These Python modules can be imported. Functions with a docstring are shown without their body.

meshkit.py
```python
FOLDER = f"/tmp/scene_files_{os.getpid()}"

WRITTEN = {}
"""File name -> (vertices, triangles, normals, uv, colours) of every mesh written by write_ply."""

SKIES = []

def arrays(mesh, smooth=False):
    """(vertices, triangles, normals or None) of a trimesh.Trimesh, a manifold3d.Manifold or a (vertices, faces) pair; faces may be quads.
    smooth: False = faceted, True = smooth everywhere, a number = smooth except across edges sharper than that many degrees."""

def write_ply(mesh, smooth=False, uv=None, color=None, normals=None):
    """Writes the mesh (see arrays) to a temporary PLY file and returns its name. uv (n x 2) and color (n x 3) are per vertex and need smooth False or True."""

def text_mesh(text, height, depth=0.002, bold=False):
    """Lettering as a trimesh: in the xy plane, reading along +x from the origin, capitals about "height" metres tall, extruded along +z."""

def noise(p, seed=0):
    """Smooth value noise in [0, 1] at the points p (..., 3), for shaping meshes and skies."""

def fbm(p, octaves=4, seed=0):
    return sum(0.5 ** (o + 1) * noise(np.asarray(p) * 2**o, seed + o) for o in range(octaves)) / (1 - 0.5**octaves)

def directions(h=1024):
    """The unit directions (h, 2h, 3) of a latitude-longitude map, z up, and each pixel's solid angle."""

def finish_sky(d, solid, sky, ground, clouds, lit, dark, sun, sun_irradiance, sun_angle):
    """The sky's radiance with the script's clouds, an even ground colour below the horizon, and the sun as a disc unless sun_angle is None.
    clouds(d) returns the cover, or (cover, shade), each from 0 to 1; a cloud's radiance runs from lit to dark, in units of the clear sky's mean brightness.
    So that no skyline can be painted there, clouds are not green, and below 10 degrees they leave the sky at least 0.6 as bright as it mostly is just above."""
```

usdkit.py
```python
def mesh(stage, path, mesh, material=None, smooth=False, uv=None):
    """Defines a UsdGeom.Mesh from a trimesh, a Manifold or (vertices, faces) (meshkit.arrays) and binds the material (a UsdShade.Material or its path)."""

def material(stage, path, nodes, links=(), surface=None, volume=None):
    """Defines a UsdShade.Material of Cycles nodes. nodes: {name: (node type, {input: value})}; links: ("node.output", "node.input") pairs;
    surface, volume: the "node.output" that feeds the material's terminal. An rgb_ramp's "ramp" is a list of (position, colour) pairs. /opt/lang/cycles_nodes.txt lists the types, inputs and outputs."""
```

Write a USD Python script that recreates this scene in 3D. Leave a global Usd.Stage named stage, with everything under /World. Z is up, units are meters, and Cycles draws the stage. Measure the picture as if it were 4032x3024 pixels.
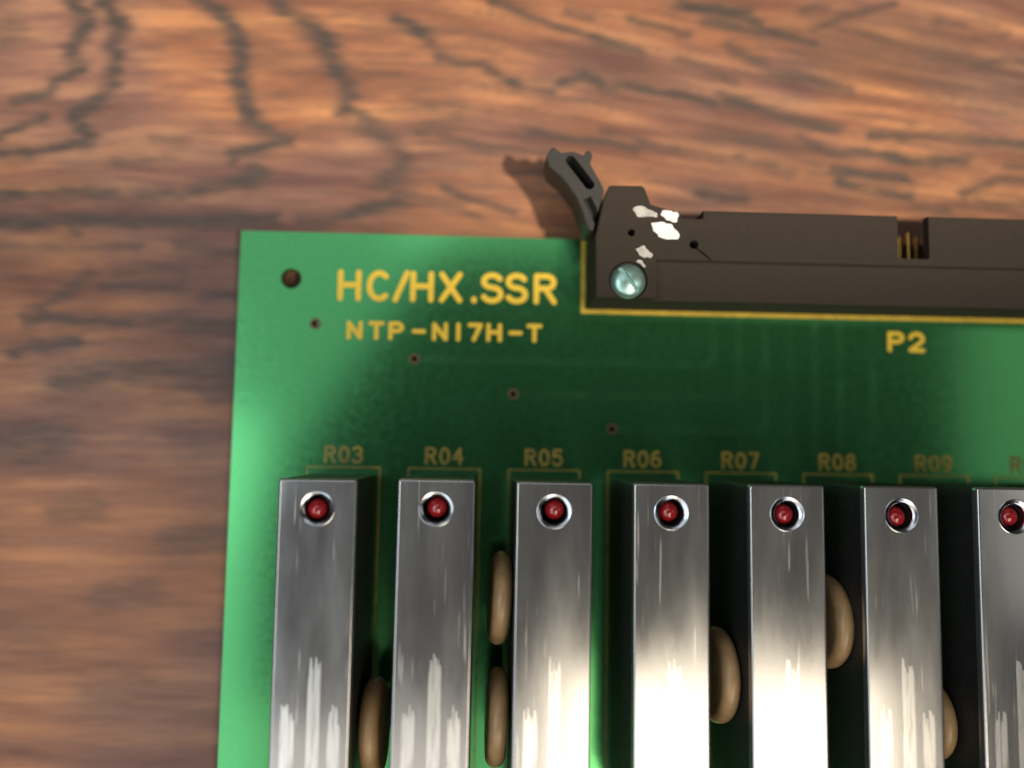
import math, random
import numpy as np, trimesh, usdkit, meshkit
import manifold3d as m3
from shapely.geometry import Polygon, LineString, Point, box as sbox
from shapely.ops import unary_union
from pxr import Usd, UsdGeom, UsdLux, Gf, Sdf, Vt

stage = Usd.Stage.CreateInMemory()
UsdGeom.SetStageUpAxis(stage, 'Z')
UsdGeom.SetStageMetersPerUnit(stage, 1.0)
UsdGeom.Xform.Define(stage, '/World')
UsdGeom.Scope.Define(stage, '/World/Looks')
MM = 0.001
ZB = 4.0            # board's top face above the table, millimetres

# ---------------------------------------------------------------- camera
R = np.array([[0.99919142, 0.01599471, 0.03688737],
              [-0.01885578, 0.99673052, 0.07856676],
              [-0.03551012, -0.07919878, 0.99622617]])
cam = UsdGeom.Camera.Define(stage, '/World/camera')
cam.CreateHorizontalApertureAttr(36.0)
cam.CreateVerticalApertureAttr(27.0)
cam.CreateFocalLengthAttr(27.667)
cam.CreateClippingRangeAttr((0.005, 50.0))
cam.CreateFStopAttr(4.8)
cam.CreateFocusDistanceAttr(0.1065)
cam.CreateExposureAttr(0.0)
M4 = Gf.Matrix4d(*[float(v) for r in R for v in (*r, 0)], 0, 0, (120 + ZB) * MM, 1)
cam.AddTransformOp().Set(M4)

# ---------------------------------------------------------------- lamps
def rect_light(name, centre, w, h, colour, power, target=None, rot=0):
    l = UsdLux.RectLight.Define(stage, '/World/' + name)
    l.CreateWidthAttr(w * MM); l.CreateHeightAttr(h * MM)
    l.CreateColorAttr(Gf.Vec3f(*colour)); l.CreateIntensityAttr(power)
    if target is None:
        l.AddTranslateOp().Set(Gf.Vec3d(*(c * MM for c in centre)))
        l.AddRotateZOp().Set(rot)
    else:
        m = Gf.Matrix4d().SetLookAt(Gf.Vec3d(*(c * MM for c in centre)), Gf.Vec3d(*(c * MM for c in target)), Gf.Vec3d(0, 1, 0)).GetInverse()
        l.AddTransformOp().Set(m)
    return l

rect_light('window_light', (-310, -215, 404), 330, 470, (0.86, 0.95, 1.0), 2.0)
rect_light('window_light_upper', (-195, 115, 414), 390, 250, (0.86, 0.95, 1.0), 0.9, rot=57)
rect_light('small_window_light', (-235, 45, 404), 60, 90, (0.72, 0.86, 1.0), 9.0)
rect_light('ceiling_light', (146, -318, 404), 205, 366, (1.0, 0.86, 0.66), 5.0)
rect_light('back_window_light', (330, -640, 404), 300, 90, (0.72, 0.86, 1.0), 6.0)
rect_light('side_light', (450, 30, 404), 250, 260, (1.0, 0.97, 0.9), 0.6)
rect_light('dim_ceiling_light', (0, 0, 640), 1500, 1500, (1.0, 0.95, 0.9), 0.035)
rect_light('far_window_light', (40, 210, 404), 200, 160, (0.95, 0.97, 1.0), 0.9)
rect_light('far_ceiling_light', (-60, -330, 406), 190, 330, (1.0, 0.93, 0.84), 1.1)
# a distant warm lamp; its light reaches the far and the left parts of the table
def lamp(name, target, cone, soft, power):
    s = UsdLux.SphereLight.Define(stage, '/World/' + name)
    s.CreateRadiusAttr(0.009)
    s.CreateColorAttr(Gf.Vec3f(1.0, 0.87, 0.70)); s.CreateIntensityAttr(power)
    sh = UsdLux.ShapingAPI.Apply(s.GetPrim())
    sh.CreateShapingConeAngleAttr(cone); sh.CreateShapingConeSoftnessAttr(soft)
    pos = Gf.Vec3d(0.670, -0.380, 1.5 + ZB * MM)
    s.AddTransformOp().Set(Gf.Matrix4d().SetLookAt(pos, Gf.Vec3d(target[0] * MM, target[1] * MM, ZB * MM), Gf.Vec3d(0, 1, 0)).GetInverse())
lamp('lamp_light', (0, 340), 10.2, 0.2, 56000.0)
lamp('lamp_light_left', (-266, -20), 7.1, 0.3, 11000.0)

# ---------------------------------------------------------------- helpers
def numbered(path):
    if not stage.GetPrimAtPath(path):
        return path
    k = 1
    while stage.GetPrimAtPath(f'{path}_{k:03d}'):
        k += 1
    return f'{path}_{k:03d}'

def obj(name, mesh, mat, parent=None, smooth=False, at=None):
    p = numbered((str(parent.GetPath()) if parent else '/World') + '/' + name)
    v, f, n = meshkit.arrays(mesh, False)
    g = usdkit.mesh(stage, p, trimesh.Trimesh(np.asarray(v) * MM, f, process=False), mat, smooth=smooth)
    if at is not None:
        g.AddTranslateOp().Set(Gf.Vec3d(*(c * MM for c in at)))
    return g.GetPrim()

def key(prim, **kw):
    for k, v in kw.items():
        prim.SetCustomDataByKey(k, v)
    return prim

def mat(name, nodes, links, surface='p.BSDF'):
    return usdkit.material(stage, '/World/Looks/' + name, nodes, links, surface=surface)

def plain(name, colour, rough=0.5, metal=0.0, bump=0.0, bscale=900.0, spec=0.5, vary=0.15, stretch=(1, 1, 1), **extra):
    """An even colour with a little mottling and fine relief, in object space."""
    c = np.array(colour, float)
    nodes = {'tc': ('texture_coordinate', {}), 'mp': ('mapping', {'scale': tuple(stretch)}),
             'n': ('noise_texture', {'scale': bscale, 'detail': 4.0, 'roughness': 0.6}),
             'r': ('rgb_ramp', {'ramp': [(0.25, tuple(c * (1 - vary))), (0.75, tuple(np.minimum(c * (1 + vary), 1)))]}),
             'rr': ('map_range', {'from_min': 0.3, 'from_max': 0.7, 'to_min': rough * 0.85, 'to_max': min(1, rough * 1.15)}),
             'p': ('principled_bsdf', {'metallic': metal, 'specular_ior_level': spec, **extra})}
    links = [('tc.object', 'mp.vector'), ('mp.vector', 'n.vector'), ('n.fac', 'r.fac'), ('r.color', 'p.base_color'), ('n.fac', 'rr.value'), ('rr.result', 'p.roughness')]
    if bump:
        nodes['b'] = ('bump', {'strength': bump, 'distance': 0.0001})
        links += [('n.fac', 'b.height'), ('b.normal', 'p.normal')]
    return mat(name, nodes, links)

def man(mesh):
    mesh = trimesh.Trimesh(mesh.vertices, mesh.faces); mesh.merge_vertices()
    return m3.Manifold(m3.Mesh(np.asarray(mesh.vertices, np.float32), np.asarray(mesh.faces, np.uint32)))

def tri(m):
    q = m.to_mesh()
    return trimesh.Trimesh(np.array(q.vert_properties[:, :3]), np.array(q.tri_verts), process=False)

def extr(poly, z0, z1):
    geoms = list(getattr(poly, 'geoms', [poly]))
    out = [trimesh.creation.extrude_polygon(g, z1 - z0, engine='earcut') for g in geoms if g.area > 1e-9]
    t = trimesh.util.concatenate(out); t.apply_translation((0, 0, z0))
    return t

def bevelled(poly, z0, z1, b=0.25, steps=3):
    """A prism whose upper edges are rounded: stacked inward offsets."""
    cs = lambda g: m3.CrossSection([np.array(g.exterior.coords)[:-1]] + [np.array(i.coords)[:-1] for i in g.interiors], m3.FillRule.EvenOdd)
    poly = poly.simplify(0.005)
    hulls = m3.Manifold.extrude(cs(poly), z1 - b - z0).translate((0, 0, z0))
    prev = b
    parts = [hulls]
    for k in range(1, steps + 1):
        a0, a1 = (k - 1) / steps * math.pi / 2, k / steps * math.pi / 2
        inset = b * (1 - math.cos((a0 + a1) / 2))
        g = poly.buffer(-inset, join_style=2)
        za, zb = z1 - b + b * math.sin(a0), z1 - b + b * math.sin(a1)
        for q in getattr(g, 'geoms', [g]):
            if q.area > 1e-6:
                parts.append(m3.Manifold.extrude(cs(q), zb - za + 0.002).translate((0, 0, za - 0.002)))
    out = parts[0]
    for q in parts[1:]:
        out = out + q
    return out

def rbox(x0, y0, z0, x1, y1, z1, r=0.3, n=10):
    s = m3.Manifold.sphere(r, n)
    pts = [s.translate((x, y, z)) for x in (x0 + r, x1 - r) for y in (y0 + r, y1 - r) for z in (z0 + r, z1 - r)]
    return m3.Manifold.batch_hull(pts)

def cbox(x0, y0, z0, x1, y1, z1):
    return m3.Manifold.cube((x1 - x0, y1 - y0, z1 - z0)).translate((x0, y0, z0))

# stroke lettering, drawn as on a circuit board: units of cap height
def arc(cx, cy, rx, ry, a0, a1, n=14):
    t = np.radians(np.linspace(a0, a1, n))
    return [(cx + rx * math.cos(q), cy + ry * math.sin(q)) for q in t]
W = 0.7
GLY = {
    'H': [[(0, 0), (0, 1)], [(W, 0), (W, 1)], [(0, .52), (W, .52)]],
    'C': [arc(.38, .5, .38, .5, 48, 312)],
    'X': [[(0, 0), (W, 1)], [(0, 1), (W, 0)]],
    '/': [[(0, -.02), (.44, 1.02)]],
    '.': [[(0, 0), (0, .05)]],
    'S': [arc(.35, .76, .33, .24, 25, 270) + arc(.35, .26, .35, .26, 90, -155)],
    'R': [[(0, 0), (0, 1), (.4, 1)] + arc(.4, .76, .28, .24, 90, -90) + [(0, .52)], [(.34, .52), (W, 0)]],
    'P': [[(0, 0), (0, 1), (.4, 1)] + arc(.4, .75, .28, .25, 90, -90) + [(0, .5)]],
    'N': [[(0, 0), (0, 1), (W, 0), (W, 1)]],
    'T': [[(0, 1), (W, 1)], [(.35, 1), (.35, 0)]],
    '-': [[(.05, .5), (.65, .5)]],
    '0': [arc(.34, .5, .34, .5, 0, 360, 22)],
    '1': [[(.3, 0), (.3, 1)]],
    '2': [arc(.34, .7, .33, .3, 170, -35) + [(0, 0), (.68, 0)]],
    '3': [arc(.3, .75, .32, .25, 150, -90) + arc(.3, .25, .36, .25, 90, -150)],
    '4': [[(.52, 0), (.52, 1), (0, .33), (.7, .33)]],
    '5': [[(.62, 1), (.08, 1), (.04, .56)] + arc(.32, .33, .35, .33, 130, -150)],
    '6': [arc(.34, .3, .33, .3, 0, 360, 20), [(.02, .34)] + arc(.42, .5, .4, .5, 170, 75)],
    '7': [[(0, 1), (.66, 1), (.25, 0)]],
    '8': [arc(.34, .76, .27, .24, 0, 360, 18), arc(.34, .26, .34, .26, 0, 360, 18)],
    '9': [arc(.34, .7, .33, .3, 0, 360, 20), [(.66, .66)] + arc(.26, .5, .4, .5, -10, -105)],
}
def glyph(ch, cx, y0, h, stroke, wide=1.0):
    ls = [np.array(l, float) for l in GLY[ch]]
    allp = np.vstack(ls); mid = (allp[:, 0].min() + allp[:, 0].max()) / 2
    return unary_union([LineString([((x - mid) * h * wide + cx, y * h + y0) for x, y in l]).buffer(stroke / 2, quad_segs=6) for l in ls])

# ---------------------------------------------------------------- materials
wood_m = mat('rosewood', {
    'at': ('attribute', {'attribute': 'grain'}),
    'g': ('geometry', {}),
    'mp': ('mapping', {'scale': (90.0, 900.0, 1.0)}),
    'n': ('noise_texture', {'scale': 1.0, 'detail': 5.0, 'roughness': 0.65, 'distortion': 0.6}),
    'r': ('rgb_ramp', {'ramp': [(0.28, (0.62, 0.58, 0.56)), (0.5, (1.0, 1.0, 1.0)), (0.8, (1.15, 1.12, 1.1))]}),
    'mx': ('mix', {'mix_type': 'multiply', 'fac': 0.28}),
    'rr': ('map_range', {'from_min': 0.3, 'from_max': 0.7, 'to_min': 0.5, 'to_max': 0.36}),
    'b': ('bump', {'strength': 0.25, 'distance': 0.00012}),
    'p': ('principled_bsdf', {'specular_ior_level': 0.3})},
    [('g.position', 'mp.vector'), ('mp.vector', 'n.vector'), ('n.fac', 'r.fac'), ('at.color', 'mx.color1'), ('r.color', 'mx.color2'), ('mx.color', 'p.base_color'),
     ('n.fac', 'rr.value'), ('rr.result', 'p.roughness'), ('n.fac', 'b.height'), ('b.normal', 'p.normal')])
board_m = plain('solder_mask', (0.080, 0.345, 0.122), rough=0.155, metal=0.86, bump=0.01, bscale=900, vary=0.05, spec=0.3)
trace_m = plain('covered_trace', (0.085, 0.345, 0.125), rough=0.17, metal=0.84, bscale=160, vary=0.05)
silk_m = plain('yellow_print', (0.82, 0.54, 0.035), rough=0.55, bscale=1500, vary=0.12)
line_m = plain('dull_print', (0.62, 0.42, 0.035), rough=0.5, bscale=500, vary=0.3)
worn_m = plain('worn_print', (0.42, 0.29, 0.04), rough=0.5, bscale=600, vary=0.4)
via_m = plain('via_brown', (0.12, 0.075, 0.035), rough=0.45, metal=0.4, bscale=1500)
black_m = plain('black_plastic', (0.037, 0.030, 0.024), rough=0.7, spec=0.06, bump=0.25, bscale=1600, vary=0.12)
latch_m = plain('latch_plastic', (0.031, 0.029, 0.026), rough=0.5, spec=0.35, bump=0.2, bscale=1600, vary=0.12)
gold_m = plain('gold_pin', (0.75, 0.47, 0.13), rough=0.25, metal=1.0)
screw_m = plain('green_zinc_screw', (0.36, 0.58, 0.52), rough=0.3, metal=0.75, bump=0.1, bscale=700)
fleck_m = plain('white_fleck', (0.8, 0.79, 0.74), rough=0.4, bscale=900, vary=0.12)
fleck2_m = plain('grey_fleck', (0.42, 0.41, 0.37), rough=0.4, bscale=900, vary=0.3)
led_m = plain('red_led', (0.40, 0.016, 0.022), rough=0.07, bscale=700, vary=0.08, coat_weight=0.6, transmission_weight=0.15)
well_m = plain('dark_well', (0.02, 0.018, 0.018), rough=0.6)
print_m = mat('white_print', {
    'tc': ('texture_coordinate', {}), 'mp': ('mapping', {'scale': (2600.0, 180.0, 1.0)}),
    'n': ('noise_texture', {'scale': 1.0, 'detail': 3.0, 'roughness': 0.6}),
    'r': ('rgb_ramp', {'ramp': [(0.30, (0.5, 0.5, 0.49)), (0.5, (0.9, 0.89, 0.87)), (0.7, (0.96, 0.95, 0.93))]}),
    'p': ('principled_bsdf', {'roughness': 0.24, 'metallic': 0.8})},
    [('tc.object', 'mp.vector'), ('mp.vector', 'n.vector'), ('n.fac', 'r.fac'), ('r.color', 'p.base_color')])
varistor_m = plain('tan_varistor', (0.40, 0.25, 0.12), rough=0.34, bump=0.3, bscale=350, vary=0.22)
tin_m = plain('tinned_lead', (0.6, 0.6, 0.6), rough=0.3, metal=1.0)
body_m = plain('module_body', (0.022, 0.021, 0.02), rough=0.5, bump=0.2, bscale=1500)
bezel_m = plain('bezel_metal', (0.55, 0.56, 0.59), rough=0.2, metal=1.0)
# brushed grey metal, scratches running along the module
metal_m = mat('brushed_metal', {
    'g': ('geometry', {}),
    'mp': ('mapping', {'scale': (4200.0, 60.0, 60.0)}),
    'n': ('noise_texture', {'scale': 1.0, 'detail': 4.0, 'roughness': 0.6}),
    'mp2': ('mapping', {'scale': (170.0, 40.0, 60.0)}),
    'n2': ('noise_texture', {'scale': 1.0, 'detail': 3.0, 'roughness': 0.55}),
    'r': ('rgb_ramp', {'ramp': [(0.25, (0.42, 0.417, 0.42)), (0.5, (0.51, 0.507, 0.505)), (0.75, (0.56, 0.557, 0.55))]}),
    'mp3': ('mapping', {'scale': (2300.0, 75.0, 60.0), 'rotation': (0.0, 0.0, 0.42)}),
    'n3': ('noise_texture', {'scale': 1.0, 'detail': 2.0, 'roughness': 0.5}),
    'r3': ('rgb_ramp', {'ramp': [(0.66, (0, 0, 0)), (0.72, (1, 1, 1))]}),
    'mx': ('mix', {'mix_type': 'mix', 'color2': (0.8, 0.8, 0.79)}),
    'sf': ('math', {'math_type': 'multiply', 'value2': 0.55}),
    'rr': ('map_range', {'from_min': 0.3, 'from_max': 0.7, 'to_min': 0.13, 'to_max': 0.22}),
    'ra': ('math', {'math_type': 'multiply_add', 'value2': 0.22}),
    'b': ('bump', {'strength': 0.05, 'distance': 0.00001}),
    'p': ('principled_bsdf', {'metallic': 0.84})},
    [('g.position', 'mp.vector'), ('mp.vector', 'n.vector'), ('g.position', 'mp2.vector'), ('mp2.vector', 'n2.vector'), ('n2.fac', 'r.fac'),
     ('g.position', 'mp3.vector'), ('mp3.vector', 'n3.vector'), ('n3.fac', 'r3.fac'), ('r3.color', 'sf.value1'), ('sf.value', 'mx.fac'), ('r.color', 'mx.color1'), ('mx.color', 'p.base_color'),
     ('n2.fac', 'rr.value'), ('sf.value', 'ra.value1'), ('rr.result', 'ra.value3'), ('ra.value', 'p.roughness'), ('n.fac', 'b.height'), ('b.normal', 'p.normal')])

# ---------------------------------------------------------------- the table top: rosewood veneer, the veins laid out on the table in millimetres
VEINS = [
    (1.75, 0.80, [(-67.9, 71.3), (-66.1, 68.3), (-64.7, 66.8), (-66.2, 64.4), (-67.4, 62.4), (-66.5, 60.5)]),
    (1.02, 0.90, [(-65.6, 58.9), (-69.2, 57.0), (-70.2, 55.0), (-75.2, 53.5)]),
    (1.75, 0.90, [(-62.4, 71.5), (-61.5, 68.4), (-59.4, 66.6), (-60.5, 63.4), (-59.7, 61.1), (-60.6, 58.0), (-61.5, 55.3), (-63.6, 53.0), (-65.3, 51.0), (-64.5, 48.8), (-64.0, 47.3)]),
    (1.02, 0.90, [(-63.6, 47.4), (-67.1, 46.0), (-71.4, 45.1), (-78.5, 44.8)]),
    (1.02, 0.90, [(-78.7, 47.2), (-74.5, 49.2), (-72.4, 50.2), (-70.4, 50.7)]),
    (1.75, 0.85, [(-47.7, 72.1), (-44.3, 69.5), (-42.3, 68.0), (-41.5, 65.7), (-40.3, 63.8), (-40.2, 60.7), (-40.7, 58.7), (-39.6, 56.0), (-38.7, 53.0), (-38.3, 51.1), (-36.4, 50.0)]),
    (1.02, 0.60, [(-36.8, 50.2), (-34.6, 49.3), (-31.2, 48.6)]),
    (1.17, 0.85, [(-31.4, 48.4), (-35.2, 47.1), (-38.1, 46.5), (-41.0, 45.9), (-40.6, 44.7)]),
    (1.90, 0.60, [(-35.5, 72.5), (-33.9, 69.8), (-30.1, 68.0), (-27.0, 65.4), (-25.4, 61.9), (-23.4, 58.9), (-21.8, 55.5), (-23.3, 53.5)]),
    (1.90, 0.50, [(-22.2, 53.9), (-19.1, 50.9), (-15.7, 48.7), (-13.8, 46.5), (-14.3, 43.4), (-17.3, 41.8)]),
    (1.02, 0.70, [(-15.4, 40.0), (-12.8, 39.3)]),
    (1.09, 0.80, [(-12.8, 39.3), (-18.7, 37.6), (-22.7, 36.4), (-26.0, 35.1), (-29.2, 35.2)]),
    (1.75, 0.75, [(-36.6, 43.0), (-38.6, 41.6)]),
    (1.24, 0.75, [(-38.6, 41.6), (-42.2, 40.5), (-46.5, 39.7), (-50.2, 39.3), (-54.5, 39.0), (-62.4, 38.9), (-73.8, 38.3), (-78.1, 37.8)]),
    (1.24, 0.75, [(-77.8, 33.9), (-71.4, 33.9), (-65.4, 34.5), (-60.0, 34.6), (-55.0, 34.5), (-49.2, 34.7), (-42.7, 34.7), (-38.0, 35.2), (-33.3, 35.7)]),
    (1.09, 0.50, [(-65.4, 34.5), (-64.2, 32.8)]),
    (1.02, 0.40, [(-76.1, 29.4), (-69.0, 29.9), (-61.9, 30.1), (-54.7, 30.3)]),
    (1.17, 0.50, [(-48.3, 31.0), (-41.8, 30.1), (-38.1, 30.0)]),
    (1.02, 0.45, [(-62.4, 26.0), (-65.8, 23.0), (-69.8, 19.6)]),
    (1.31, 0.50, [(-71.1, 18.5), (-64.1, 18.8), (-57.7, 18.4), (-48.5, 19.4), (-44.8, 18.4), (-38.4, 18.5)]),
    (1.02, 0.30, [(-58.1, 26.1), (-52.4, 27.0), (-47.4, 26.4)]),
    (1.31, 0.35, [(-60.1, 24.0), (-53.7, 23.9), (-47.9, 23.4)]),
    (1.31, 0.40, [(-44.3, 22.8), (-38.5, 22.5)]),
    (1.46, 0.60, [(-73.1, 13.4), (-70.9, 14.9), (-68.1, 14.8), (-63.5, 15.4)]),
    (2.48, 0.50, [(-65.6, 8.9), (-57.3, 10.8), (-50.9, 10.9), (-45.2, 10.7), (-38.4, 11.6)]),
    (1.90, 0.40, [(-42.5, 7.1), (-39.4, 8.3)]),
    (3.36, 0.42, [(-74.8, -0.2), (-70.0, 0.2), (-65.1, -0.1)]),
    (2.19, 0.35, [(-70.5, -2.6), (-66.4, -1.9)]),
    (2.92, 0.28, [(-56.7, -23.8), (-49.8, -23.1)]),
    (3.21, 0.32, [(-47.4, -15.7), (-40.5, -14.6)]),
    (2.19, 0.25, [(-64.4, -10.7), (-59.6, -10.3)]),
    (2.19, 0.22, [(-47.5, 0.9), (-39.7, 0.7)]),
    (2.19, 0.22, [(-70.8, -29.4), (-63.9, -31.4)]),
    (2.92, 0.20, [(-58.0, -38.2), (-51.2, -37.5)]),
    (1.17, 0.70, [(-15.3, 69.5), (-12.9, 68.3), (-9.8, 66.0)]),
    (0.88, 0.35, [(-9.8, 66.0), (-8.2, 64.5)]),
    (1.02, 0.85, [(-8.6, 62.7), (-5.2, 61.9), (-1.6, 61.8), (1.7, 59.8), (5.5, 58.3)]),
    (0.73, 0.60, [(5.5, 58.3), (10.8, 57.7)]),
    (0.95, 0.60, [(0.3, 72.5), (4.8, 71.1), (7.6, 70.4), (10.9, 69.0), (14.8, 68.1), (18.6, 66.6), (24.4, 65.1)]),
    (0.88, 0.65, [(23.3, 70.7), (27.5, 69.7), (32.9, 68.4)]),
    (0.58, 0.50, [(12.1, 71.6), (17.5, 70.2)]),
    (1.02, 0.70, [(11.5, 59.5), (15.1, 61.0), (18.7, 59.0), (23.7, 59.2), (31.7, 57.9), (36.7, 56.4)]),
    (1.09, 0.90, [(38.3, 57.7), (44.5, 56.2), (49.6, 54.5), (56.7, 53.3)]),
    (0.88, 0.60, [(31.3, 58.0), (36.3, 56.6)]),
    (0.66, 0.75, [(5.6, 51.3), (10.6, 50.5), (16.1, 49.9), (24.1, 48.4)]),
    (0.58, 0.60, [(24.9, 50.1), (31.3, 48.9)]),
    (0.51, 0.50, [(18.4, 51.3), (26.0, 50.4)]),
    (0.58, 0.50, [(-11.6, 50.2), (-6.4, 49.4), (-2.7, 49.0), (2.4, 48.4), (9.4, 47.2)]),
    (0.73, 0.60, [(-7.7, 41.1), (-2.5, 39.6), (1.3, 38.4), (4.6, 37.6)]),
    (0.73, 0.40, [(-12.1, 39.5), (-6.2, 38.5), (-1.7, 36.9)]),
    (1.61, 0.70, [(31.4, 73.6), (36.8, 72.9), (42.1, 72.0), (44.1, 70.2)]),
    (1.02, 0.60, [(35.2, 70.8), (41.4, 69.8), (45.3, 69.4), (49.8, 68.5), (53.9, 67.5)]),
    (0.88, 0.50, [(52.2, 73.4), (54.0, 74.2), (57.1, 74.4)]),
    (0.88, 0.60, [(53.5, 69.9), (56.3, 70.9), (59.0, 72.9), (63.0, 73.6), (66.9, 74.6)]),
    (6.57, 0.25, [(56.2, 67.2), (68.7, 66.0), (80.5, 64.0), (90.7, 61.2)]),
    (0.88, 0.85, [(81.9, 65.1), (86.5, 66.1), (90.8, 65.6)]),
    (0.73, 0.45, [(74.8, 72.3), (79.9, 71.9)]),
    (0.73, 0.45, [(81.0, 69.3), (87.0, 70.0)]),
    (0.88, 0.45, [(31.3, 64.1), (35.6, 62.5), (40.2, 60.3)]),
    (1.09, 0.50, [(39.5, 66.7), (47.2, 62.3), (54.9, 60.8), (59.6, 59.6)]),
    (0.73, 0.50, [(65.1, 62.9), (71.8, 61.9), (80.2, 61.0)]),
    (0.95, 0.65, [(63.3, 52.3), (74.2, 52.1), (80.7, 51.9), (90.3, 51.4)]),
    (1.09, 0.60, [(51.3, 51.3), (57.3, 48.8), (62.5, 49.2), (68.9, 47.8), (74.1, 48.0), (78.8, 48.4)]),
    (1.31, 0.50, [(41.3, 47.4), (47.0, 46.4), (50.1, 45.5)]),
    (0.73, 0.40, [(31.3, 49.2), (36.8, 47.9), (43.2, 46.8)]),
    (1.02, 0.65, [(56.2, 46.3), (62.4, 45.3), (69.0, 45.1)]),
    (1.17, 0.60, [(58.1, 44.2), (64.9, 42.5), (69.1, 41.7)]),
    (1.02, 0.40, [(69.3, 41.0), (75.5, 40.0)]),
    (1.02, 0.50, [(78.6, 42.6), (81.8, 44.3), (84.5, 45.7), (90.1, 45.5)]),
    (0.58, 0.50, [(85.5, 47.8), (90.2, 47.3)]),
    (0.73, 0.40, [(78.7, 42.8), (82.1, 41.4), (89.9, 41.2)]),
    (1.02, 0.70, [(34.7, 41.2), (38.0, 40.7), (42.0, 40.6)]),
    (2.92, 0.25, [(37.5, 51.5), (45.1, 50.2), (55.1, 46.6)]),
    (4.38, 0.20, [(-11.8, 55.4), (-7.2, 53.2)]),
    (3.65, 0.30, [(-78.7, 68.6), (-77.7, 64.7)]),
    (1.17, 0.30, [(-53.5, 48.0), (-48.4, 47.4), (-51.9, 45.7)]),
    (1.02, 0.30, [(-59.1, 44.0), (-53.3, 44.6)]),
]

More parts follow.
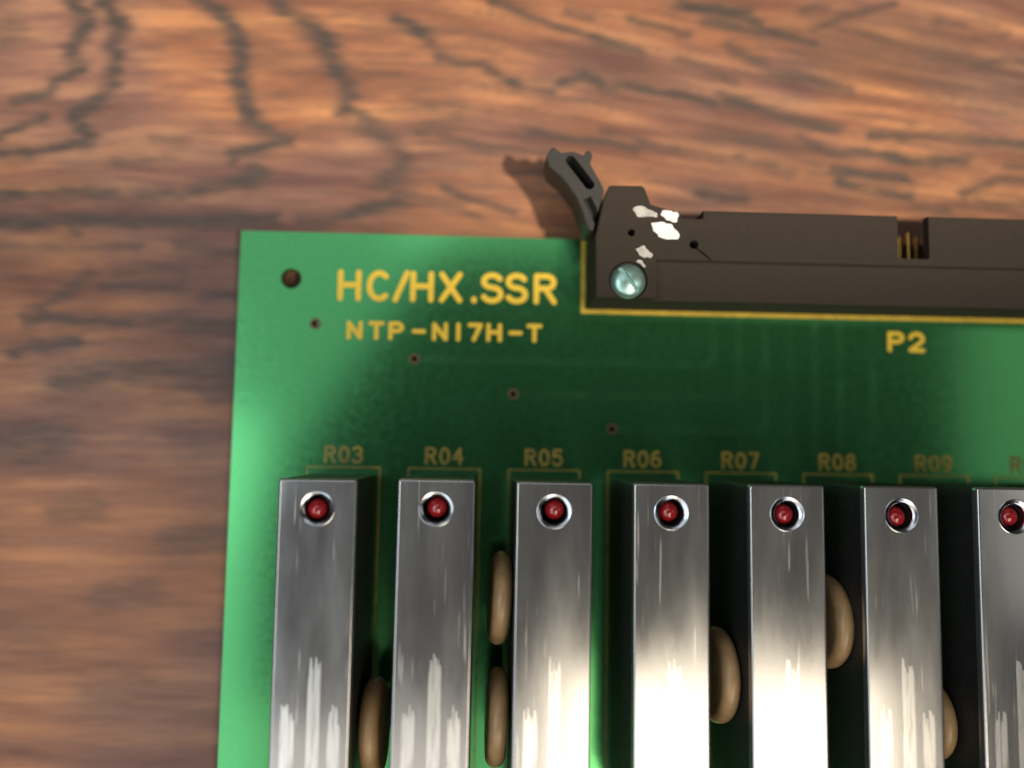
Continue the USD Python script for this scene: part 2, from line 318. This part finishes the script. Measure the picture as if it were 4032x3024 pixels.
def build_table():
    fx = np.arange(-97, 107, 0.35); fy = np.arange(-66, 97, 0.35)
    ox = lambda a, b: np.linspace(a, b, 26)
    xs = np.concatenate([ox(-450, -97.4), fx, ox(106.9 + 0.4, 450)]); ys = np.concatenate([ox(-350, -66.4), fy, ox(97.2, 350)])
    X, Y = np.meshgrid(xs, ys)
    n = lambda sx, sy, seed, oc=4, t=0.0: meshkit.fbm(np.stack([X * sx + Y * t, Y * sy + X * t * 0, np.zeros_like(X)], -1), oc, seed)
    # warp: the grain sweeps downwards to the right in the far half
    sweep = 0.17 * np.clip(X + 5, 0, 200) * np.clip((Y - 25) / 40, 0, 1)
    Yg = Y + sweep + 5 * (n(.02, .03, 3, 3) - .5)
    nn = lambda sx, sy, seed, oc=4: meshkit.fbm(np.stack([X * sx, Yg * sy, np.zeros_like(X)], -1), oc, seed)
    a = nn(.045, .34, 11); b = nn(.10, .9, 23); c = nn(.3, 2.6, 31, 3); d = n(.03, .05, 47, 3)
    calm = 1 - .55 * np.clip((22 - Y) / 30, 0, 1)
    t = np.clip(0.5 + 1.7 * (a - .5) * (.5 + .5 * calm) + .6 * (b - .5) * calm + .3 * (c - .5) * calm, 0, 1)
    lo, mid, hi = np.array([0.165, 0.070, 0.043]), np.array([0.29, 0.125, 0.066]), np.array([0.47, 0.212, 0.090])
    t3 = t[..., None]
    col = np.where(t3 < .5, lo + (mid - lo) * t3 * 2, mid + (hi - mid) * (t3 * 2 - 1))
    red = np.array([0.68, 0.78, 1.10]); k = np.clip((d - .42) * 4 + .8 * np.clip((20 - Y) / 40, 0, 1), 0, 1)[..., None]
    col = col * (1 - k + k * red)
    # short dark pores along the grain, denser towards the far right
    st = nn(.11, 1.7, 91, 3); st2 = nn(.2, 2.6, 93, 3); dens = n(.02, .03, 95, 2)
    far_ = np.clip((Y - 5) / 45, 0, 1) * np.clip((X + 60) / 60, .35, 1)
    P = np.clip((st - .53) * 6, 0, 1) * .55 + np.clip((st2 - .55) * 6, 0, 1) * .4
    P = np.clip(P * (.3 + .5 * far_) * (.6 + dens), 0, .7)[..., None]
    col = col * (1 - P) + np.array([0.10, 0.066, 0.05]) * P
    # veins
    wx = 2.2 * (n(.14, .6, 61, 3) - .5) + 2.4 * (n(.14, 2.0, 62, 2) - .5)
    wy = .9 * (n(.15, .4, 63, 3) - .5) + .3 * (n(.3, 1.4, 64, 2) - .5)
    edge = n(.45, 1.5, 71, 3); brk = n(.35, 1.1, 73, 3)
    sub = (X > -98) & (X < 108) & (Y > -67) & (Y < 98)
    px, py = (X + wx)[sub], (Y + wy)[sub]
    dark = np.zeros(px.shape)
    for w, dk, pts in VEINS:
        best = np.full(px.shape, 1e9)
        q = np.array(pts)
        near = (px > q[:, 0].min() - w * 2) & (px < q[:, 0].max() + w * 2) & (py > q[:, 1].min() - w * 2) & (py < q[:, 1].max() + w * 2)
        ax, ay = px[near], py[near]
        bb = best[near]
        for (x0, y0), (x1, y1) in zip(q[:-1], q[1:]):
            dx, dy = x1 - x0, y1 - y0
            s_ = np.clip(((ax - x0) * dx + (ay - y0) * dy) / (dx * dx + dy * dy + 1e-9), 0, 1)
            bb = np.minimum(bb, np.hypot(ax - x0 - s_ * dx, ay - y0 - s_ * dy))
        e = edge[sub][near]; br = brk[sub][near]
        rad = w * .82 * (.8 + .7 * (e - .2))
        v = 1 / (1 + np.exp((bb - rad) / (.19 * w + .12)))
        v = v * min(1, dk * 1.6) * np.clip(.62 + .8 * st[sub][near], .6, 1.05) * np.clip(.75 + .8 * (br - .2), .5, 1.15)
        dark[near] = np.maximum(dark[near], v)
    D = np.zeros_like(X); D[sub] = dark
    far = ~sub
    D[far] = np.clip((nn(.03, .3, 83)[far] - .55) * 4, 0, .7)
    vein = np.array([0.062, 0.047, 0.040])
    D = np.clip(D, 0, 1)[..., None]
    col = col * (1 - D) + (vein * (.75 + .6 * c[..., None])) * D
    ny, nx = X.shape
    V = np.stack([X, Y, np.zeros_like(X)], -1).reshape(-1, 3)
    i = np.arange(ny * nx).reshape(ny, nx)
    F = np.stack([i[:-1, :-1], i[:-1, 1:], i[1:, 1:], i[1:, :-1]], -1).reshape(-1, 4)
    # sides and underside, so that the top is a slab
    rim = np.concatenate([i[0, :], i[1:, -1], i[-1, -2::-1], i[-2:0:-1, 0]])
    low = V[rim] - [0, 0, 25]; j = len(V) + np.arange(len(rim))
    V = np.vstack([V, low]); C = np.vstack([col.reshape(-1, 3), col.reshape(-1, 3)[rim]])
    F = np.vstack([F, np.stack([np.roll(rim, -1), rim, j, np.roll(j, -1)], -1)])
    g = UsdGeom.Mesh.Define(stage, '/World/table_top')
    g.CreatePointsAttr(Vt.Vec3fArray.FromNumpy((V * MM).astype(np.float32)))
    g.CreateFaceVertexCountsAttr(Vt.IntArray.FromNumpy(np.full(len(F), 4, np.int32)))
    g.CreateFaceVertexIndicesAttr(Vt.IntArray.FromNumpy(F.astype(np.int32).ravel()))
    g.CreateSubdivisionSchemeAttr('none')
    UsdGeom.PrimvarsAPI(g).CreatePrimvar('grain', Sdf.ValueTypeNames.Color3fArray, 'vertex').Set(Vt.Vec3fArray.FromNumpy(C.astype(np.float32)))
    from pxr import UsdShade
    UsdShade.MaterialBindingAPI.Apply(g.GetPrim()).Bind(wood_m)
    key(g.GetPrim(), label='orange brown rosewood table top with dark wavy veins', category='table', kind='structure')
build_table()

# ---------------------------------------------------------------- the circuit board
root = UsdGeom.Xform.Define(stage, '/World/circuit_board')
root.AddTranslateOp().Set(Gf.Vec3d(0, 0, ZB * MM))
pcb = key(root.GetPrim(), label='green circuit board with yellow lettering, grey modules and a black latch connector', category='circuit board')
BX0, BX1, BY0, BY1 = -37.7, 100.0, -62.0, 32.4
PIT, X1, BW, BH, BY = 15.12, -20.87, 9.9, 18.3, -4.4
VIAS = [(-25.9, 18.2), (-10.7, 13.1), (4.5, 8.0), (19.7, 2.9)]
outline = sbox(BX0, BY0, BX1, BY1).buffer(-.35).buffer(.35, quad_segs=6)
holes = [Point(-29.8, 25.1).buffer(1.55, quad_segs=12)] + [Point(*v).buffer(.42, quad_segs=6) for v in VIAS]
board = obj('board', bevelled(outline.difference(unary_union(holes)), -1.6, 0, 0.12, 2), board_m, pcb)
for (x, y) in VIAS:
    obj('via', extr(Point(x, y).buffer(.85, quad_segs=8).difference(Point(x, y).buffer(.43, quad_segs=6)), -0.3, .05), via_m, pcb)
# copper tracks under the mask: from each via across and up to the connector
def track(pts, w=1.1):
    obj('trace', bevelled(LineString(pts).buffer(w / 2, quad_segs=4, join_style=2), -.05, .014, .012, 1), trace_m, pcb)
track([(-25, 18.2), (-22.2, 18.2)], 1.3)
for k, ((x, y), xe) in enumerate(zip(VIAS[1:], (35.4, 39.4, 43.6))):
    track([(x + .9, y), (xe - 1.2, y), (xe, y + 1.2), (xe, 20.2)], 1.25)
for xe, y0 in ((47.6, -1.5), (51.4, -1.5), (55.4, 1.0), (60.5, 2.0), (74.5, 3.0), (79.0, 1.0)):
    track([(xe, y0), (xe, 20.2)], 1.3)
# lettering
def word(chars, y, h, stroke, slope=0.0, wide=1.0, name='lettering', mt=None):
    x0 = chars[0][1]
    shp = unary_union([glyph(c, x, y + (x - x0) * slope, h, stroke, wide) for c, x in chars])
    return obj(name, extr(shp, -.02, .032), mt or silk_m, pcb)
word(list(zip('HC/HX.SSR', (-20.9, -16.6, -13.0, -9.8, -5.4, -1.8, 1.0, 4.8, 9.2))), 22.25, 4.0, .86, .004, .98)
word(list(zip('NTP-N17H-T', (-19.9, -16.6, -13.6, -10.1, -6.9, -4.1, -1.5, 1.4, 4.7, 7.6))), 16.2, 2.25, .66, .004, 1.12)
for k in range(8):
    xc = X1 + PIT * k - .1
    word([('R', xc - 2.0), ('0', xc + .1), ('345678912'[k], xc + 2.1)], -2.7, 2.2, .46, 0, .85, mt=worn_m)
word([('P', 64.3), ('2', 67.6)], 16.0, 2.6, .66, 0, 1.15)
# printed outlines round the modules and the connector
for k in range(8):
    xc = X1 + PIT * k
    o = sbox(xc - 5.5, -56, xc + 5.5, -3.4)
    obj('outline', extr(o.difference(o.buffer(-.2)), -.02, .028), worn_m, pcb)
con_line = unary_union([LineString([(15.05, 32.2), (15.05, 21.0), (95, 21.0)]).buffer(.3, cap_style=2, join_style=2)])
obj('outline', extr(con_line, -.02, .032), line_m, pcb)

# ---------------------------------------------------------------- the modules with a red lamp in a drilled hole
HY = -8.15
def make_module(k):
    rng = random.Random(7 + k)
    xc = X1 + PIT * k
    hole = m3.Manifold.cylinder(12, 1.9, 1.9, 40).translate((0, HY, BH - 7))
    body = rbox(-BW / 2 + .06, BY - 47 + .06, -.6, BW / 2 - .06, BY - .06, BH - 1.0, .25, 10)
    body = body.trim_by_plane((0, 0, 1), 0.0) - hole
    t = obj('relay_module', tri(body), body_m, pcb, smooth=30, at=(xc + rng.uniform(-.06, .06), rng.uniform(-.12, .08), 0))
    UsdGeom.Xformable(t).AddRotateZOp().Set(rng.uniform(-.25, .25))
    plate = rbox(-BW / 2, BY - 47, BH - 1.4, BW / 2, BY, BH, .34, 14)
    plate -= m3.Manifold.cylinder(3, 2.28, 2.28, 48).translate((0, HY, BH - 2))
    obj('top_plate', tri(plate), metal_m, t, smooth=30)
    ring = [(1.62, -.9), (1.62, -.27), (1.75, -.17), (1.95, -.075), (2.13, -.01), (2.2, .03), (2.27, .0), (2.27, -.9), (1.62, -.9)]
    rg = trimesh.creation.revolve(np.array(ring), sections=48); rg.apply_translation((0, HY, BH))
    obj('bezel', rg, bezel_m, t, smooth=35)
    well = m3.Manifold.cylinder(6.3, 1.88, 1.88, 32) - m3.Manifold.cylinder(8, 1.7, 1.7, 32).translate((0, 0, .5))
    obj('lamp_well', tri(well.translate((0, HY, BH - 7.4))), well_m, t, smooth=30)
    prof = [(0, 0)] + [(1.42, 0), (1.42, 3.4)] + [(1.42 * math.cos(a), 3.4 + 1.42 * math.sin(a)) for a in np.linspace(.12, math.pi / 2 - .04, 9)] + [(0, 4.82)]
    led = trimesh.creation.revolve(np.array(prof), sections=36)
    led.apply_transform(trimesh.transformations.rotation_matrix(math.radians(rng.uniform(-5, 5)), (rng.uniform(-1, 1), 1, 0)))
    led.apply_translation((rng.uniform(-.08, .08), HY - .1 + rng.uniform(-.12, .06), BH - 5.3 + rng.uniform(-.25, .2)))
    obj('lamp', led, led_m, t, smooth=50)
    rnd = random.Random(40 + k)
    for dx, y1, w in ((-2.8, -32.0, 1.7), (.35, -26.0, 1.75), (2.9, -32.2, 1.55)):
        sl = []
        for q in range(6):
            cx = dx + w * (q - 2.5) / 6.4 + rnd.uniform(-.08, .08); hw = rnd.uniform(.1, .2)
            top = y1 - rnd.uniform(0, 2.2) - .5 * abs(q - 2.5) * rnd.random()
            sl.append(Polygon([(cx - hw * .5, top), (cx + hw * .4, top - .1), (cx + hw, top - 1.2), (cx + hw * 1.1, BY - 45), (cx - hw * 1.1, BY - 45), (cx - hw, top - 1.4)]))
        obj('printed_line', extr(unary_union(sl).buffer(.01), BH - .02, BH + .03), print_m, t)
for k in range(8):
    make_module(k)

# tan disc varistors standing on edge in the gaps
def varistor(x, y, rad, tilt, spin):
    prof = [(0, -1.3)] + [(rad - 1.3 + 1.3 * math.cos(a), 1.3 * math.sin(a)) for a in np.linspace(-math.pi / 2, math.pi / 2, 13)] + [(0, 1.3)]
    d = trimesh.creation.revolve(np.array(prof), sections=48)
    d.apply_transform(trimesh.transformations.rotation_matrix(math.pi / 2, (0, 1, 0)))
    d.apply_translation((0, 0, rad + 2.6))
    d.apply_transform(trimesh.transformations.rotation_matrix(math.radians(tilt), (0, 1, 0)))
    d.apply_transform(trimesh.transformations.rotation_matrix(math.radians(spin), (0, 0, 1)))
    d.apply_translation((x, y, 0))
    t = obj('varistor', d, varistor_m, pcb, smooth=40)
    for s in (-1, 1):
        l = trimesh.creation.cylinder(.3, 4.6, sections=10); l.apply_translation((x + .3 * s, y + 2.5 * s, 2.1))
        obj('lead', l, tin_m, t, smooth=30)
for a in ((-13.6, -38.2, 6.4, -2, 2), (2.2, -20.8, 6.3, 3, -3), (2.2, -36.8, 6.4, 2, -2), (32.2, -31.0, 6.4, 5, -2), (47.6, -23.6, 6.4, 5, -2), (62.6, -37, 5.6, 4, 0)):
    varistor(*a)

# ---------------------------------------------------------------- the black connector with its latch
ZC = 10.5
prof = Polygon([(21.3, 0), (21.3, 8.4), (21.45, 8.62), (21.7, 8.7), (26.4, 9.35), (26.75, 9.6), (26.95, 10.2), (27.2, 10.42), (27.5, ZC), (33.9, ZC), (34.15, 10.4), (34.25, 10.1), (34.25, 0)])
ex = m3.Manifold.extrude(m3.CrossSection([np.array(prof.exterior.coords)[:-1]], m3.FillRule.NonZero), 64.0)
# (y, z, x) -> (x, y, z)
ex = ex.transform(np.array([[0, 0, 1, 31.0], [1, 0, 0, 0], [0, 1, 0, 0]], float))
block = Polygon([(15.6, 21.3), (15.45, 29.9), (16.6, 35.6), (17.3, 37.3), (17.6, 37.55), (22.1, 37.6), (22.5, 37.3), (23.4, 34.9), (25.2, 34.4), (27.5, 33.9), (27.9, 33.0), (30.7, 32.95), (31.5, 33.6), (31.5, 21.3)])
blk = bevelled(block, 0, ZC, .35, 3)
ramp = m3.Manifold.extrude(m3.CrossSection([np.array([(20.9, ZC + .3), (20.9, 8.4), (21.7, 8.7), (26.4, 9.35), (26.75, 9.6), (26.95, 10.2), (27.2, 10.42), (27.5, ZC), (27.5, ZC + .3)])[::-1]], m3.FillRule.NonZero), 8.0)
ramp = ramp.transform(np.array([[0, 0, 1, 24.2], [1, 0, 0, 0], [0, 1, 0, 0]], float))
house = (blk - ramp) + ex
house -= cbox(33.5, 28.0, 1.3, 93, 34.6, 9.0)                 # the mouth that the plug enters
house -= cbox(33.0, 32.55, -.1, 93.5, 34.6, 1.4)
house -= bevelled(sbox(59.3, 27.9, 63.9, 36).buffer(-.3).buffer(.3), 8.0, 13, .1, 1)     # key slot
house -= cbox(14, 32.5, -.1, 31.4, 40, 3.0)
house -= m3.Manifold.cylinder(3, .55, .55, 20).translate((20.6, 30.7, 8.5))
house -= m3.Manifold.cylinder(3, .6, .7, 20).translate((29.6, 29.2, 8.5))
house -= m3.Manifold.cylinder(1.2, 2.75, 2.75, 36).translate((20.2, 23.75, ZC - .7))
house -= man(extr(LineString([(30.0, 28.6), (32.0, 27.0)]).buffer(.16), ZC - .5, ZC + 1))
conn = obj('connector', tri(house), black_m, pcb, smooth=28)
for k in range(23):
    for z in (3.6, 6.1):
        p = rbox(-.3, 27.5, z - .3, .3, 33.0, z + .3, .12, 6).translate((35.4 + 2.54 * k, 0, 0))
        obj('pin', tri(p), gold_m, conn)
latch_poly = Polygon([(8.3, 41.6), (8.9, 42.8), (9.4, 43.15), (9.9, 42.75), (10.5, 42.3), (12.2, 42.55), (12.8, 42.35), (13.7, 42.0), (14.2, 42.75), (14.75, 42.7), (15.0, 42.0), (14.7, 40.8), (15.3, 39.7), (16.3, 38.0), (16.75, 36.9), (16.4, 35.7), (15.2, 31.0), (14.5, 31.2), (13.4, 34.2), (12.7, 35.9), (10.7, 38.6), (8.8, 40.2)]).buffer(-.15).buffer(.15, quad_segs=3)
latch = bevelled(latch_poly, 3.6, 10.0, .3, 3)
latch -= man(extr(LineString([(11.85, 41.2), (14.6, 37.7)]).buffer(.72, quad_segs=6), 5.5, 12))
latch -= m3.Manifold.extrude(m3.CrossSection([np.array([(10.0, 0), (11.2, 0), (11.2, 4.6), (10.0, 4.6)][::1]) - [10.6, 0]]), 3).rotate((0, 18, 26)).translate((15.9, 31.4, 8.7))
obj('latch', tri(latch), latch_m, conn, smooth=28)
# screw
head = [(0, 0), (2.5, 0), (2.5, .4), (2.4, .5)] + [(2.35 * math.cos(a), 0.55 + .95 * math.sin(a)) for a in np.linspace(.1, math.pi / 2 - .03, 10)] + [(0, 1.5)]
sc = man(trimesh.creation.revolve(np.array(head), sections=48)) - cbox(-2.6, -.3, .95, 2.6, .3, 3).rotate((0, 0, -52))
obj('screw', tri(sc.translate((20.2, 23.75, ZC - .68))), screw_m, conn, smooth=32)
def fleck(pts, m):
    p = Polygon(pts).buffer(-.25).buffer(.25, quad_segs=4).segmentize(.18)
    q = np.array(p.exterior.coords)[:-1]
    q = q + .42 * (np.stack([meshkit.noise(np.c_[q * 2.1, 0 * q[:, :1] + z]) for z in (.3, 7.7)], -1) - .5)
    p = Polygon(q).buffer(0).buffer(.04).buffer(-.04)
    p = max(getattr(p, 'geoms', [p]), key=lambda g: g.area)
    obj('white_fleck', bevelled(p, ZC - .05, ZC + .12, .06, 1), m, conn)
fleck([(20.6, 34.1), (21.9, 34.6), (24.3, 33.7), (24.4, 32.8), (23.2, 33.2), (21.5, 32.9)], fleck2_m)
fleck([(25.0, 34.2), (27.3, 33.7), (27.2, 32.3), (26.2, 32.4), (24.8, 33.4)], fleck_m)
fleck([(23.3, 32.2), (25.2, 32.3), (26.4, 31.9), (27.5, 30.6), (27.4, 29.8), (24.6, 30.0), (23.8, 31.0)], fleck_m)
fleck([(21.2, 28.3), (22.3, 28.8), (23.7, 27.5), (23.4, 26.9), (21.6, 27.4)], fleck2_m)
fleck([(21.5, 26.9), (22.1, 26.7), (22.8, 25.9), (22.5, 25.6), (21.4, 26.4)], fleck2_m)
